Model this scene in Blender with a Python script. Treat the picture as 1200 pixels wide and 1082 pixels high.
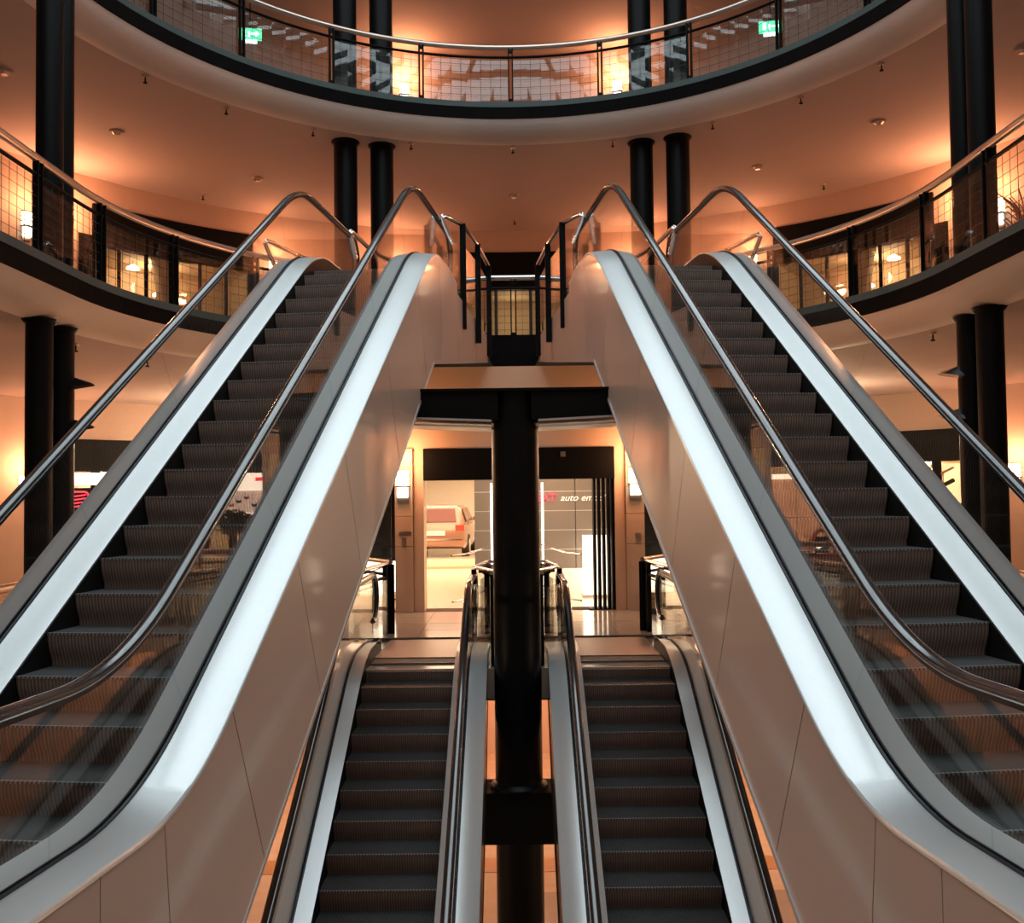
import bpy, bmesh, math, random
from math import sin, cos, tan, pi, radians as R_, sqrt, atan2
from mathutils import Vector, Matrix
random.seed(7)
for o in list(bpy.data.objects): bpy.data.objects.remove(o)
scn = bpy.context.scene
COL = scn.collection

# ---------------------------------------------------------------- camera
EYE = Vector((0, 0, 2.1))
P, YAW, ROLL = R_(1.97), R_(0.2), R_(0.7)
fw = Vector((-sin(YAW)*cos(P), cos(YAW)*cos(P), sin(P)))
rt = fw.cross(Vector((0, 0, 1))).normalized(); up = rt.cross(fw)
r2 = rt*cos(ROLL) - up*sin(ROLL); u2 = up*cos(ROLL) + rt*sin(ROLL)
cd = bpy.data.cameras.new('camera'); cam = bpy.data.objects.new('camera', cd); COL.objects.link(cam)
M = Matrix.Identity(4)
for i in range(3):
    M[i][0] = r2[i]; M[i][1] = u2[i]; M[i][2] = -fw[i]; M[i][3] = EYE[i]
cam.matrix_world = M
cd.sensor_width = 36; cd.lens = 36*1105/1200; cd.clip_start = 0.05; cd.clip_end = 300
scn.camera = cam
# ---------------------------------------------------------------- world, daylight, exposure
w = bpy.data.worlds.new('world'); scn.world = w; w.use_nodes = True
bg = w.node_tree.nodes['Background']; bg.inputs[0].default_value = (0.62, 0.8, 0.9, 1); bg.inputs[1].default_value = 0.2
scn.view_settings.view_transform = 'Standard'; scn.view_settings.look = 'None'
scn.view_settings.exposure = 0.0; scn.view_settings.gamma = 1
scn.cycles.transparent_max_bounces = 40; scn.cycles.max_bounces = 8
scn.cycles.caustics_reflective = False; scn.cycles.caustics_refractive = False
WARM = (1, 0.42, 0.2); WARM2 = (1, 0.66, 0.4)
def area(name, loc, sx, sy, power, col, rot=(0, 0, 0)):
    l = bpy.data.lights.new(name, 'AREA'); l.shape = 'RECTANGLE'; l.size = sx; l.size_y = sy; l.energy = power; l.color = col
    o = bpy.data.objects.new(name, l); o.location = loc; o.rotation_euler = rot; COL.objects.link(o); return o
def point(name, loc, power, col=WARM, rad=0.12):
    l = bpy.data.lights.new(name, 'POINT'); l.energy = power; l.color = col; l.shadow_soft_size = rad
    o = bpy.data.objects.new(name, l); o.location = loc; COL.objects.link(o); return o
area('skylight_daylight', (0, 6.5, 16.2), 12.8, 21, 2150, (0.84, 0.95, 1.0))

# ---------------------------------------------------------------- materials
MT = {}
def mat(name, col, rough=0.5, metal=0.0, bump=0.0, bscale=20, var=0.0, vscale=4, coat=0.0, emit=None, es=0, spec=0.5, stretch=None):
    m = bpy.data.materials.new(name); m.use_nodes = True; nt = m.node_tree; b = nt.nodes['Principled BSDF']
    b.inputs['Roughness'].default_value = rough; b.inputs['Metallic'].default_value = metal
    b.inputs['Specular IOR Level'].default_value = spec
    b.inputs['Coat Weight'].default_value = coat; b.inputs['Coat Roughness'].default_value = 0.08
    tc = nt.nodes.new('ShaderNodeTexCoord')
    mp = nt.nodes.new('ShaderNodeMapping'); nt.links.new(tc.outputs['Object'], mp.inputs[0])
    if stretch: mp.inputs['Scale'].default_value = stretch
    n = nt.nodes.new('ShaderNodeTexNoise'); n.inputs['Scale'].default_value = vscale; n.inputs['Detail'].default_value = 4
    nt.links.new(mp.outputs[0], n.inputs['Vector'])
    mx = nt.nodes.new('ShaderNodeMix'); mx.data_type = 'RGBA'
    c = Vector(col[:3]); lo = c*(1-var); hi = Vector([min(1, v*(1+var)) for v in c])
    mx.inputs['A'].default_value = (*lo, 1); mx.inputs['B'].default_value = (*hi, 1)
    nt.links.new(n.outputs['Fac'], mx.inputs['Factor']); nt.links.new(mx.outputs['Result'], b.inputs['Base Color'])
    if bump:
        n2 = nt.nodes.new('ShaderNodeTexNoise'); n2.inputs['Scale'].default_value = bscale
        nt.links.new(mp.outputs[0], n2.inputs['Vector'])
        bp = nt.nodes.new('ShaderNodeBump'); bp.inputs['Strength'].default_value = bump; bp.inputs['Distance'].default_value = 0.01
        nt.links.new(n2.outputs['Fac'], bp.inputs['Height']); nt.links.new(bp.outputs[0], b.inputs['Normal'])
    if emit:
        b.inputs['Emission Color'].default_value = (*emit, 1); b.inputs['Emission Strength'].default_value = es
    MT[name] = m; return m
def glassmat(name, tint=(0.9, 0.92, 0.9), boost=1.0, rough=0.0, base=0.0):
    m = bpy.data.materials.new(name); m.use_nodes = True; nt = m.node_tree
    for nd in list(nt.nodes): nt.nodes.remove(nd)
    out = nt.nodes.new('ShaderNodeOutputMaterial'); tr = nt.nodes.new('ShaderNodeBsdfTransparent'); gl = nt.nodes.new('ShaderNodeBsdfGlossy')
    tr.inputs[0].default_value = (*tint, 1); gl.inputs['Roughness'].default_value = rough; gl.inputs[0].default_value = (1, 1, 1, 1)
    fr = nt.nodes.new('ShaderNodeLayerWeight'); pw = nt.nodes.new('ShaderNodeMath'); pw.operation = 'POWER'; pw.inputs[1].default_value = 5
    nt.links.new(fr.outputs['Facing'], pw.inputs[0])
    mu = nt.nodes.new('ShaderNodeMath'); mu.operation = 'MULTIPLY_ADD'; mu.inputs[1].default_value = boost; mu.inputs[2].default_value = base; mu.use_clamp = True
    mx = nt.nodes.new('ShaderNodeMixShader')
    nt.links.new(pw.outputs[0], mu.inputs[0]); nt.links.new(mu.outputs[0], mx.inputs[0])
    nt.links.new(tr.outputs[0], mx.inputs[1]); nt.links.new(gl.outputs[0], mx.inputs[2]); nt.links.new(mx.outputs[0], out.inputs[0])
    MT[name] = m; return m
def stripemat(name, c1, c2, scale, rough=0.5, metal=0.3, bump=0.4):
    """fine ribs across the object's X axis (grooved escalator steps)"""
    m = mat(name, c1, rough, metal); nt = m.node_tree; b = nt.nodes['Principled BSDF']
    tc = nt.nodes.new('ShaderNodeTexCoord'); wv = nt.nodes.new('ShaderNodeTexWave'); wv.wave_type = 'BANDS'; wv.bands_direction = 'X'
    wv.inputs['Scale'].default_value = scale; wv.inputs['Distortion'].default_value = 0
    nt.links.new(tc.outputs['Object'], wv.inputs['Vector'])
    n = nt.nodes.new('ShaderNodeTexNoise'); n.inputs['Scale'].default_value = 6; nt.links.new(tc.outputs['Object'], n.inputs['Vector'])
    mx = nt.nodes.new('ShaderNodeMix'); mx.data_type = 'RGBA'; mx.inputs['A'].default_value = (*c1, 1); mx.inputs['B'].default_value = (*c2, 1)
    nt.links.new(wv.outputs['Fac'], mx.inputs['Factor'])
    mx2 = nt.nodes.new('ShaderNodeMix'); mx2.data_type = 'RGBA'; mx2.blend_type = 'MULTIPLY'; mx2.inputs['Factor'].default_value = 0.35
    nt.links.new(mx.outputs['Result'], mx2.inputs['A']); nt.links.new(n.outputs['Fac'], mx2.inputs['B'])
    nt.links.new(mx2.outputs['Result'], b.inputs['Base Color'])
    bp = nt.nodes.new('ShaderNodeBump'); bp.inputs['Strength'].default_value = bump; bp.inputs['Distance'].default_value = 0.004
    nt.links.new(wv.outputs['Fac'], bp.inputs['Height']); nt.links.new(bp.outputs[0], b.inputs['Normal'])
    return m
mat('ceiling', (0.56, 0.44, 0.40), 0.8, bump=0.05, bscale=60, var=0.04, vscale=0.8)
mat('band', (0.86, 0.76, 0.70), 0.55, var=0.02)
mat('plaster', (0.56, 0.40, 0.32), 0.6, bump=0.06, bscale=40, var=0.05, vscale=1.5)
mat('pilaster', (0.66, 0.48, 0.34), 0.45, var=0.05, vscale=2)
mat('black', (0.004, 0.004, 0.004), 0.55, var=0.2, spec=0.12)
mat('column', (0.005, 0.005, 0.005), 0.4, var=0.2, vscale=2, spec=0.14)
mat('ledge', (0.07, 0.095, 0.09), 0.45, metal=0.0, var=0.1, spec=0.3)
mat('fascia', (0.007, 0.006, 0.006), 0.6, var=0.4, vscale=3, spec=0.05)
mat('steel', (0.74, 0.80, 0.82), 0.33, metal=1.0, var=0.04, vscale=30, bump=0.03, bscale=120, stretch=(1, 0.06, 1))
mat('steel_deck', (0.80, 0.83, 0.83), 0.30, metal=0.42, spec=1.0, var=0.03, vscale=30, bump=0.03, bscale=100, stretch=(1, 0.06, 1))
mat('chrome', (0.82, 0.82, 0.83), 0.14, metal=1.0)
mat('bronze', (0.72, 0.6, 0.52), 0.3, metal=1.0, var=0.0)
mat('rubber', (0.012, 0.013, 0.015), 0.16, spec=1.0, coat=1.0, var=0.0)
mat('seal', (0.01, 0.012, 0.02), 0.4)
mat('skirt', (0.004, 0.004, 0.004), 0.5)
mat('cladding', (0.66, 0.52, 0.45), 0.32, coat=0.3, var=0.03, vscale=0.8)
mat('cladding_dark', (0.012, 0.012, 0.013), 0.3, coat=0.3)
mat('soffit', (0.10, 0.085, 0.075), 0.5)
mat('edge', (0.6, 0.55, 0.52), 0.4, metal=0.5)
stripemat('riser', (0.54, 0.39, 0.32), (0.27, 0.19, 0.155), 13, 0.5, 0.2)
stripemat('tread', (0.11, 0.11, 0.11), (0.05, 0.05, 0.05), 13, 0.6, 0.2)
stripemat('nosing', (0.55, 0.52, 0.48), (0.12, 0.11, 0.1), 11, 0.4, 0.3)
mat('comb', (0.34, 0.26, 0.23), 0.42, metal=0.6, var=0.06, vscale=20)
mat('stone', (0.46, 0.36, 0.28), 0.14, var=0.18, vscale=1.3, stretch=(1, 4, 1))
mat('stone_dark', (0.30, 0.24, 0.20), 0.2, var=0.15, vscale=1.5)
mat('shop_white', (0.86, 0.80, 0.70), 0.5, var=0.02)
mat('shop_floor', (0.80, 0.70, 0.56), 0.15, var=0.05)
mat('shop_grey', (0.20, 0.17, 0.15), 0.35, var=0.15, vscale=1.2)
mat('shop_tan', (0.58, 0.42, 0.26), 0.6, var=0.06)
mat('wood', (0.34, 0.17, 0.08), 0.4, var=0.25, vscale=3, stretch=(1, 8, 1))
mat('lamp', (1, 0.8, 0.5), 0.5, emit=(1, 0.72, 0.42), es=9)
mat('lamp_white', (1, 0.95, 0.9), 0.5, emit=(1, 0.85, 0.66), es=5)
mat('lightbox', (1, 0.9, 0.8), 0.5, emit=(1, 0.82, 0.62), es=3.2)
mat('glow_panel', (0.8, 0.6, 0.5), 0.5, emit=(1, 0.70, 0.55), es=0.9)  # glow put into the material to brighten a weakly lit panel
mat('neon_red', (1, 0.05, 0.08), 0.4, emit=(1, 0.03, 0.07), es=2.6)
mat('script_white', (1, 0.9, 0.75), 0.4, emit=(1, 0.85, 0.65), es=1.2)
mat('exit_green', (0.05, 0.6, 0.3), 0.4, emit=(0.12, 0.85, 0.42), es=1.3)
mat('exit_white', (1, 1, 1), 0.4, emit=(0.8, 1, 0.85), es=2.2)
mat('car_paint', (0.40, 0.20, 0.14), 0.25, metal=0.3, coat=0.8)
mat('car_glass', (0.16, 0.05, 0.04), 0.15, spec=0.4)
mat('tyre', (0.02, 0.015, 0.012), 0.7)
mat('tail_red', (0.5, 0.06, 0.04), 0.2, coat=1.0)
mat('pink_panel', (0.78, 0.52, 0.44), 0.55, var=0.03)
mat('plate', (0.85, 0.8, 0.72), 0.5)
mat('leaf', (0.03, 0.035, 0.02), 0.6, var=0.5, vscale=5)
mat('petal', (0.6, 0.2, 0.12), 0.6, var=0.3, vscale=5)
mat('poster_red', (0.5, 0.05, 0.04), 0.4, var=0.6, vscale=4)
mat('grating', (0.05, 0.04, 0.035), 0.5, metal=0.5)
glassmat('glass', (0.95, 0.965, 0.96), 1.0, 0.0, 0.04)
glassmat('glass_shop', (0.92, 0.91, 0.88), 0.6, 0.0, 0.03)
glassmat('glass_ring', (0.93, 0.95, 0.94), 0.7, 0.02, 0.045)

# ---------------------------------------------------------------- mesh helpers
class MB:
    def __init__(s): s.v = []; s.f = []; s.mi = []
    def add(s, vs, fs, mi=0):
        n = len(s.v); s.v += [tuple(v) for v in vs]; s.f += [tuple(i+n for i in f) for f in fs]; s.mi += [mi]*len(fs); return s
    def box(s, a, b, mi=0):
        x0, y0, z0 = [min(p, q) for p, q in zip(a, b)]; x1, y1, z1 = [max(p, q) for p, q in zip(a, b)]
        return s.add([(x0,y0,z0),(x1,y0,z0),(x1,y1,z0),(x0,y1,z0),(x0,y0,z1),(x1,y0,z1),(x1,y1,z1),(x0,y1,z1)],
                     [(3,2,1,0),(4,5,6,7),(0,1,5,4),(1,2,6,5),(2,3,7,6),(3,0,4,7)], mi)
    def prism(s, pts, d, mi=0):
        """pts: planar 3D loop, d: extrusion vector"""
        n = len(pts); d = Vector(d); a = [Vector(p) for p in pts]; b = [p+d for p in a]
        return s.add(a+b, [tuple(range(n-1, -1, -1)), tuple(range(n, 2*n))]+[(i, (i+1) % n, n+(i+1) % n, n+i) for i in range(n)], mi)
    def cyl(s, c, r, z0, z1, n=24, r1=None, mi=0):
        r1 = r if r1 is None else r1
        v = [(c[0]+r*cos(2*pi*i/n), c[1]+r*sin(2*pi*i/n), z0) for i in range(n)]+[(c[0]+r1*cos(2*pi*i/n), c[1]+r1*sin(2*pi*i/n), z1) for i in range(n)]
        return s.add(v, [tuple(range(n-1, -1, -1)), tuple(range(n, 2*n))]+[(i, (i+1) % n, n+(i+1) % n, n+i) for i in range(n)], mi)
    def lathe(s, c, prof, n=20, mi=0):
        """prof: list of (r,z) bottom to top"""
        v = []
        for r, z in prof: v += [(c[0]+r*cos(2*pi*i/n), c[1]+r*sin(2*pi*i/n), c[2]+z) for i in range(n)]
        f = []
        for k in range(len(prof)-1): f += [(k*n+i, k*n+(i+1) % n, (k+1)*n+(i+1) % n, (k+1)*n+i) for i in range(n)]
        f += [tuple(range(n-1, -1, -1)), tuple(range((len(prof)-1)*n, len(prof)*n))]
        return s.add(v, f, mi)
    def tube(s, pts, r, n=8, closed=False, mi=0, sec=None, side=None):
        """sweep a circle (or section sec=[(a,b)] : a along side axis, b along normal) along pts"""
        pts = [Vector(p) for p in pts]; k = len(pts); v = []
        if sec is None: sec = [(r*cos(2*pi*i/n), r*sin(2*pi*i/n)) for i in range(n)]
        n = len(sec)
        for i, p in enumerate(pts):
            if closed: t = (pts[(i+1) % k]-pts[i-1])
            else: t = pts[min(i+1, k-1)]-pts[max(i-1, 0)]
            t.normalize()
            a = Vector(side) if side is not None else t.cross(Vector((0, 0, 1)))
            if a.length < 1e-4: a = Vector((1, 0, 0))
            a.normalize(); b = a.cross(t).normalized()
            v += [p+a*q[0]+b*q[1] for q in sec]
        f = []
        for i in range(k if closed else k-1):
            j = (i+1) % k
            f += [(i*n+q, i*n+(q+1) % n, j*n+(q+1) % n, j*n+q) for q in range(n)]
        if not closed: f += [tuple(range(n-1, -1, -1)), tuple(range((k-1)*n, k*n))]
        return s.add(v, f, mi)
    def loft(s, rows, close_sec=True, cap=True, closed=False, mi=0):
        """rows: list of equal-length vertex loops"""
        n = len(rows[0]); k = len(rows); v = [q for r in rows for q in r]; f = []
        m = n if close_sec else n-1
        for i in range(k if closed else k-1):
            j = (i+1) % k
            f += [(i*n+q, i*n+(q+1) % n, j*n+(q+1) % n, j*n+q) for q in range(m)]
        if cap and close_sec and not closed: f += [tuple(range(n-1, -1, -1)), tuple(range((k-1)*n, k*n))]
        return s.add(v, f, mi)
    def mesh(s, name, mats, smooth=False):
        me = bpy.data.meshes.new(name); me.from_pydata([tuple(v) for v in s.v], [], s.f)
        for m in (mats if isinstance(mats, (list, tuple)) else [mats]): me.materials.append(MT[m])
        me.polygons.foreach_set('material_index', s.mi)
        bm = bmesh.new(); bm.from_mesh(me); bmesh.ops.recalc_face_normals(bm, faces=bm.faces); bm.to_mesh(me); bm.free()
        if smooth:
            me.polygons.foreach_set('use_smooth', [True]*len(me.polygons))
            try: me.set_sharp_from_angle(angle=R_(40))
            except Exception: pass
        me.update(); return me
def obj(name, mb, mats, parent=None, smooth=False, loc=None, rz=0):
    me = mb.mesh(name, mats, smooth) if isinstance(mb, MB) else mb
    o = bpy.data.objects.new(name, me); COL.objects.link(o)
    if parent: o.parent = parent
    if loc is not None: o.location = loc
    if rz: o.rotation_euler.z = rz
    return o
def tag(o, label, cat, group=None):
    o['label'] = label; o['category'] = cat
    if group: o['group'] = group
    return o
def thing(name, label, cat, loc=(0, 0, 0), rz=0, group=None):
    o = bpy.data.objects.new(name, None); o.empty_display_size = 0.2; COL.objects.link(o); o.location = loc; o.rotation_euler.z = rz
    return tag(o, label, cat, group)
def struct(name, mb, mats, parent=None, smooth=False, loc=None):
    o = obj(name, mb, mats, parent, smooth, loc)
    if not parent: o['kind'] = 'structure'
    return o

# ---------------------------------------------------------------- levels and rings
Z0, Z1, Z2, Z3, Z4 = -4.9, 0.0, 5.05, 9.9, 14.8
CN = -4.0
def stadium(R, c, n=48, cn=CN):
    pts = [(R*sin(-pi/2+pi*i/n), c+R*cos(-pi/2+pi*i/n)) for i in range(n+1)]
    pts += [(R, c-(c-cn)*i/12) for i in range(1, 12)]
    pts += [(R*sin(pi/2+pi*i/24), cn+R*cos(pi/2+pi*i/24)) for i in range(25)]
    pts += [(-R, cn+(c-cn)*i/12) for i in range(1, 12)]
    return pts
def annulus(Ri, ci, Ro, co, z, th):
    a = stadium(Ri, ci); b = stadium(Ro, co, cn=-8); rows = []
    for p, q in zip(a, b): rows.append([(p[0], p[1], z), (q[0], q[1], z), (q[0], q[1], z-th), (p[0], p[1], z-th)])
    return MB().loft(rows, closed=True)
def ringprof(c, prof):
    """prof: list of (R,z)"""
    st = [stadium(R, c) for R, z in prof]
    rows = [[(st[k][i][0], st[k][i][1], prof[k][1]) for k in range(len(prof))] for i in range(len(st[0]))]
    return MB().loft(rows, closed=True)
def band_profile(R, zf):
    # light curved soffit band under the dark edge
    return [(R+0.05, zf-0.33), (R+0.10, zf-0.42), (R+0.20, zf-0.52), (R+0.33, zf-0.60), (R+0.48, zf-0.645), (R+0.62, zf-0.645), (R+0.62, zf-0.33)]
RL2, CL2, RL3, CL3 = 5.6, 12.1, 6.45, 12.05
tr = 1
for R, c, zf in ((RL3, CL3, Z3), (RL2, CL2, Z2), (RL3+0.5, CL3, Z4)):
    struct('trim_%d' % tr, ringprof(c, [(R, zf), (R, zf-0.11), (R+0.06, zf-0.11), (R+0.06, zf+0.0)]), 'ledge'); tr += 1
    struct('trim_%d' % tr, ringprof(c, [(R+0.005, zf-0.112), (R+0.03, zf-0.325), (R+0.3, zf-0.325), (R+0.3, zf-0.112)]), 'fascia'); tr += 1
    struct('trim_%d' % tr, ringprof(c, band_profile(R, zf)), 'band', smooth=True); tr += 1
# slabs: floor above, ceiling below
WR = 11.55; WC = 13.94
def slab(R, c, zf):
    struct('floor', annulus(R+0.06, c, 17, 14, zf, 0.3), 'stone_dark')
    struct('ceiling', annulus(R+0.6, c, 17, 14, zf-0.35, 0.29), 'ceiling')
slab(RL3, CL3, Z3); slab(RL2, CL2, Z2)
struct('ceiling', annulus(RL3+1.1, CL3, 17, 14, Z4-0.35, 0.29), 'ceiling')
# L1: opening with landing tongue and near floor
struct('floor', annulus(RL2, CL2, 17, 14, Z1, 0.3), 'stone')
struct('ceiling', annulus(RL2+0.6, CL2, 17, 14, Z1-0.35, 0.29), 'ceiling')
struct('trim_%d' % tr, ringprof(CL2, [(RL2-0.01, Z1), (RL2-0.01, Z1-0.11), (RL2+0.02, Z1-0.11), (RL2+0.02, Z1)]), 'ledge'); tr += 1
struct('trim_%d' % tr, ringprof(CL2, [(RL2, Z1-0.112), (RL2+0.03, Z1-0.33), (RL2+0.3, Z1-0.33), (RL2+0.3, Z1-0.112)]), 'fascia'); tr += 1
struct('trim_%d' % tr, ringprof(CL2, band_profile(RL2, Z1)), 'band', smooth=True); tr += 1
struct('floor', MB().box((-5.6, -9.5, -0.3), (5.6, 1.6, -0.001)), 'stone')
struct('floor', MB().box((-16, -12, Z0-0.3), (16, 34, Z0)), 'stone')
struct('floor', MB().box((-13, 17.7, Z0), (13, 18.35, Z0+0.008)), 'wood')
struct('floor', MB().box((0.35, 9, Z0), (5.5, 16.8, Z0+0.008)), 'stone_dark')
# L1 landing tongue
TL = 2.25
struct('floor', MB().prism([(-TL, 13.95, -0.04), (TL, 13.95, -0.04), (TL, 14.1, -0.04), (3.4, 16.6, -0.04), (-3.4, 16.6, -0.04), (-TL, 14.1, -0.04)], (0, 0, -0.5)), 'stone_dark')
struct('floor', MB().box((-TL, 11.75, -0.45), (TL, 13.949, -0.05)), 'stone_dark')
struct('trim_%d' % tr, MB().box((-TL, 11.7, -0.42), (TL, 11.748, -0.05)), 'plaster'); tr += 1
# landing floor tiles (each a slab)
tile_me = {}
def tile(w_, d_, parent):
    k = (round(w_, 3), round(d_, 3))
    if k not in tile_me:
        tile_me[k] = MB().box((0, 0, -0.02), (w_, d_, 0)).mesh('tile', 'stone')
    return tile_me[k]
fl = [o for o in bpy.data.objects if o.name.startswith('floor')][-2]
for r, y in enumerate((14.0, 14.75, 15.5, 16.25)):
    for k in range(6):
        wdt = 0.74
        x = -2.22+k*0.745
        o = bpy.data.objects.new('tile', tile(wdt, 0.742, None)); COL.objects.link(o); o.parent = fl; o.location = (x, y, random.uniform(-0.002, 0.001))

# ---------------------------------------------------------------- walls
def arcwall(R, c, a0, a1, z0, z1, th=0.2, n=None):
    n = n or max(2, int(abs(a1-a0)/3)); rows = []
    for i in range(n+1):
        a = R_(a0+(a1-a0)*i/n)
        p = (R*sin(a), c+R*cos(a)); q = ((R+th)*sin(a), c+(R+th)*cos(a))
        rows.append([(p[0], p[1], z0), (p[0], p[1], z1), (q[0], q[1], z1), (q[0], q[1], z0)])
    return MB().loft(rows)
def onarc(R, c, a, z): a = R_(a); return Vector((R*sin(a), c+R*cos(a), z))
C2 = Z3-0.64; C1 = Z2-0.64; C3 = Z4-0.64
# L2 walls
for nm, a0, a1 in (('wall_left', -34.5, -90), ('wall_right', 34.5, 90)):
    struct(nm, arcwall(WR, WC, a0, a1, Z2+3.6, C2), 'plaster')
struct('wall_back', arcwall(WR, WC, -34.5, -7, Z2, C2), 'plaster')
struct('wall_back', arcwall(WR, WC, 7, 34.5, Z2, C2), 'plaster')
for s, nm in ((-1, 'wall_left'), (1, 'wall_right')): struct(nm, arcwall(WR, WC, s*54, s*90, Z2, Z2+3.6), 'plaster'); struct(nm, arcwall(WR-0.05, WC, s*53.7, s*55.6, Z2, Z2+2.9, 0.05), 'black')  # black sheets paint the darkness of the shopfront's opening
struct('wall_back', arcwall(WR, WC, -7, 7, Z2+3.6, C2), 'plaster')
for s in (-1, 1):
    struct('wall_left' if s < 0 else 'wall_right', MB().box((s*WR, -8, Z2), (s*(WR+0.2), WC, C2)), 'plaster')
    struct('wall_left' if s < 0 else 'wall_right', MB().box((s*WR, -8, Z3), (s*(WR+0.2), WC, C3)), 'plaster')
    struct('wall_left' if s < 0 else 'wall_right', MB().box((s*13.6, -8, Z1), (s*13.8, 12.5, C1)), 'plaster')
    struct('wall_left' if s < 0 else 'wall_right', MB().box((s*13.2, -8, Z0), (s*13.4, 12.5, Z1-0.64)), 'plaster')
struct('wall_back', arcwall(WR, WC, -90, 90, Z3, C3), 'plaster')
struct('wall_back', arcwall(13.2, 12.5, -90, 90, Z0, Z1-0.64), 'plaster')
struct('wall_front', MB().box((-14, -9, Z0), (14, -8.8, Z4)), 'plaster')
# glazed roof bars under the daylight
m_ = thing('skylight_frame', 'steel glazing bars of the glass roof above the void', 'skylight', (0, 6.5, 16.0))
for k in range(9): obj('glazing_bar', MB().box((-5.6+k*1.4-0.05, -10.6, -0.08), (-5.6+k*1.4+0.05, 10.6, 0.08)), 'ledge', m_)
for k in range(9): obj('cross_bar', MB().box((-6, -9.6+k*2.4-0.07, -0.1), (6, -9.6+k*2.4+0.07, 0.1)), 'ledge', m_)
# drum above L4
struct('wall_back', ringprof(CL3, [(RL3+0.5, Z4), (RL3+0.5, Z4+1.8), (RL3+0.7, Z4+1.8), (RL3+0.7, Z4)]), 'band')
# L1 curved side walls
R1, K1 = 13.9, 12.5
for s, nm in ((-1, 'wall_left'), (1, 'wall_right')):
    struct(nm, arcwall(R1, K1, s*24, s*90, 3.5, C1), 'plaster')
    struct(nm, arcwall(R1, K1, s*49, s*90, Z1, 3.5), 'plaster')

# ---------------------------------------------------------------- shopfronts on the curved walls
def shopfront(name, label, R, c, a0, a1, zf, zh, ztop, mul, depth=1.9, lampw=40, sheen='shop_tan', cat='shopfront', dimlamp=True):
    t = thing(name, label, cat, onarc(R, c, (a0+a1)/2, zf))
    inv = Vector(t.location)
    def sh(mb): mb.v = [tuple(Vector(v)-inv) for v in mb.v]; return mb
    obj('fascia', sh(arcwall(R-0.06, c, a0, a1, zh, ztop, 0.2)), 'black', t)
    obj('interior_wall', sh(arcwall(R+depth, c, a0, a1, zf, zh+0.1, 0.1)), sheen, t)
    obj('interior_floor', sh(arcwall(R+0.02, c, a0, a1, zf, zf+0.03, depth)), 'shop_tan', t)
    obj('interior_ceiling', sh(arcwall(R+0.02, c, a0, a1, zh, zh+0.05, depth)), 'shop_tan', t)
    for a in (a0, a1):
        p = onarc(R, c, a, 0); q = onarc(R+depth, c, a, 0); d = (q-p).normalized(); nn = Vector((-d.y, d.x, 0))*0.04
        obj('side_wall', sh(MB().prism([(p-nn).to_tuple()[:2]+(zf,), (q-nn).to_tuple()[:2]+(zf,), (q+nn).to_tuple()[:2]+(zf,), (p+nn).to_tuple()[:2]+(zf,)], (0, 0, zh-zf))), 'shop_tan', t)
    for k in range(mul):
        b0 = a0+(a1-a0)*k/mul; b1 = a0+(a1-a0)*(k+1)/mul
        obj('pane', sh(arcwall(R+0.03, c, b0+(b1-b0)*0.04, b1-(b1-b0)*0.04, zf+0.12, zh, 0.012, 3)), 'glass_shop', t)
    for k in range(mul+1):
        p = onarc(R+0.03, c, a0+(a1-a0)*k/mul, 0); wd = 0.045 if k % 3 else 0.11
        obj('mullion', sh(MB().cyl((p.x, p.y), wd, zf, zh, 8)), 'black', t)
    obj('sill', sh(arcwall(R-0.02, c, a0, a1, zf, zf+0.12, 0.08)), 'black', t)
    nl = max(1, int(abs(a1-a0)/12))
    for k in range(nl):
        p = onarc(R+depth*0.5, c, a0+(a1-a0)*(k+0.5)/nl, zh-0.25)
        if lampw:
            fx = obj('ceiling_spot', sh(MB().cyl((p.x, p.y), 0.07, zh-0.08, zh, 10)), 'lamp', t)
            point('shop_light', p, lampw, WARM2, 0.1)
    return t
shopfront('shopfront', 'curved glazed shopfront with dark fascia behind the left railing of the upper floor', WR, WC, -34.5, -54, Z2, Z2+2.72, Z2+3.62, 6, lampw=75)
shopfront('shopfront', 'curved glazed shopfront with dark fascia behind the right railing of the upper floor', WR, WC, 34.5, 54, Z2, Z2+2.72, Z2+3.62, 6, lampw=75)
shopfront('shopfront', 'dark fascia shopfront on the upper floor straight behind the central railing', WR, WC, -7, 7, Z2, Z2+2.6, Z2+3.62, 3, lampw=0)
point('shop_light', (0, 26.4, Z2+2.0), 22, (1, 0.75, 0.45), 0.1)  # added dim lamp without a fitting, tones the central shop interior
for s, nm in ((-1, 'left'), (1, 'right')):
    shopfront('shopfront', 'shopfront with black fascia and bright interior behind the %s columns of the middle floor' % nm,
              R1, K1, s*24.5, s*49, Z1, 2.75, 3.5, 7, lampw=120, sheen='shop_white', depth=2.4)


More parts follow.
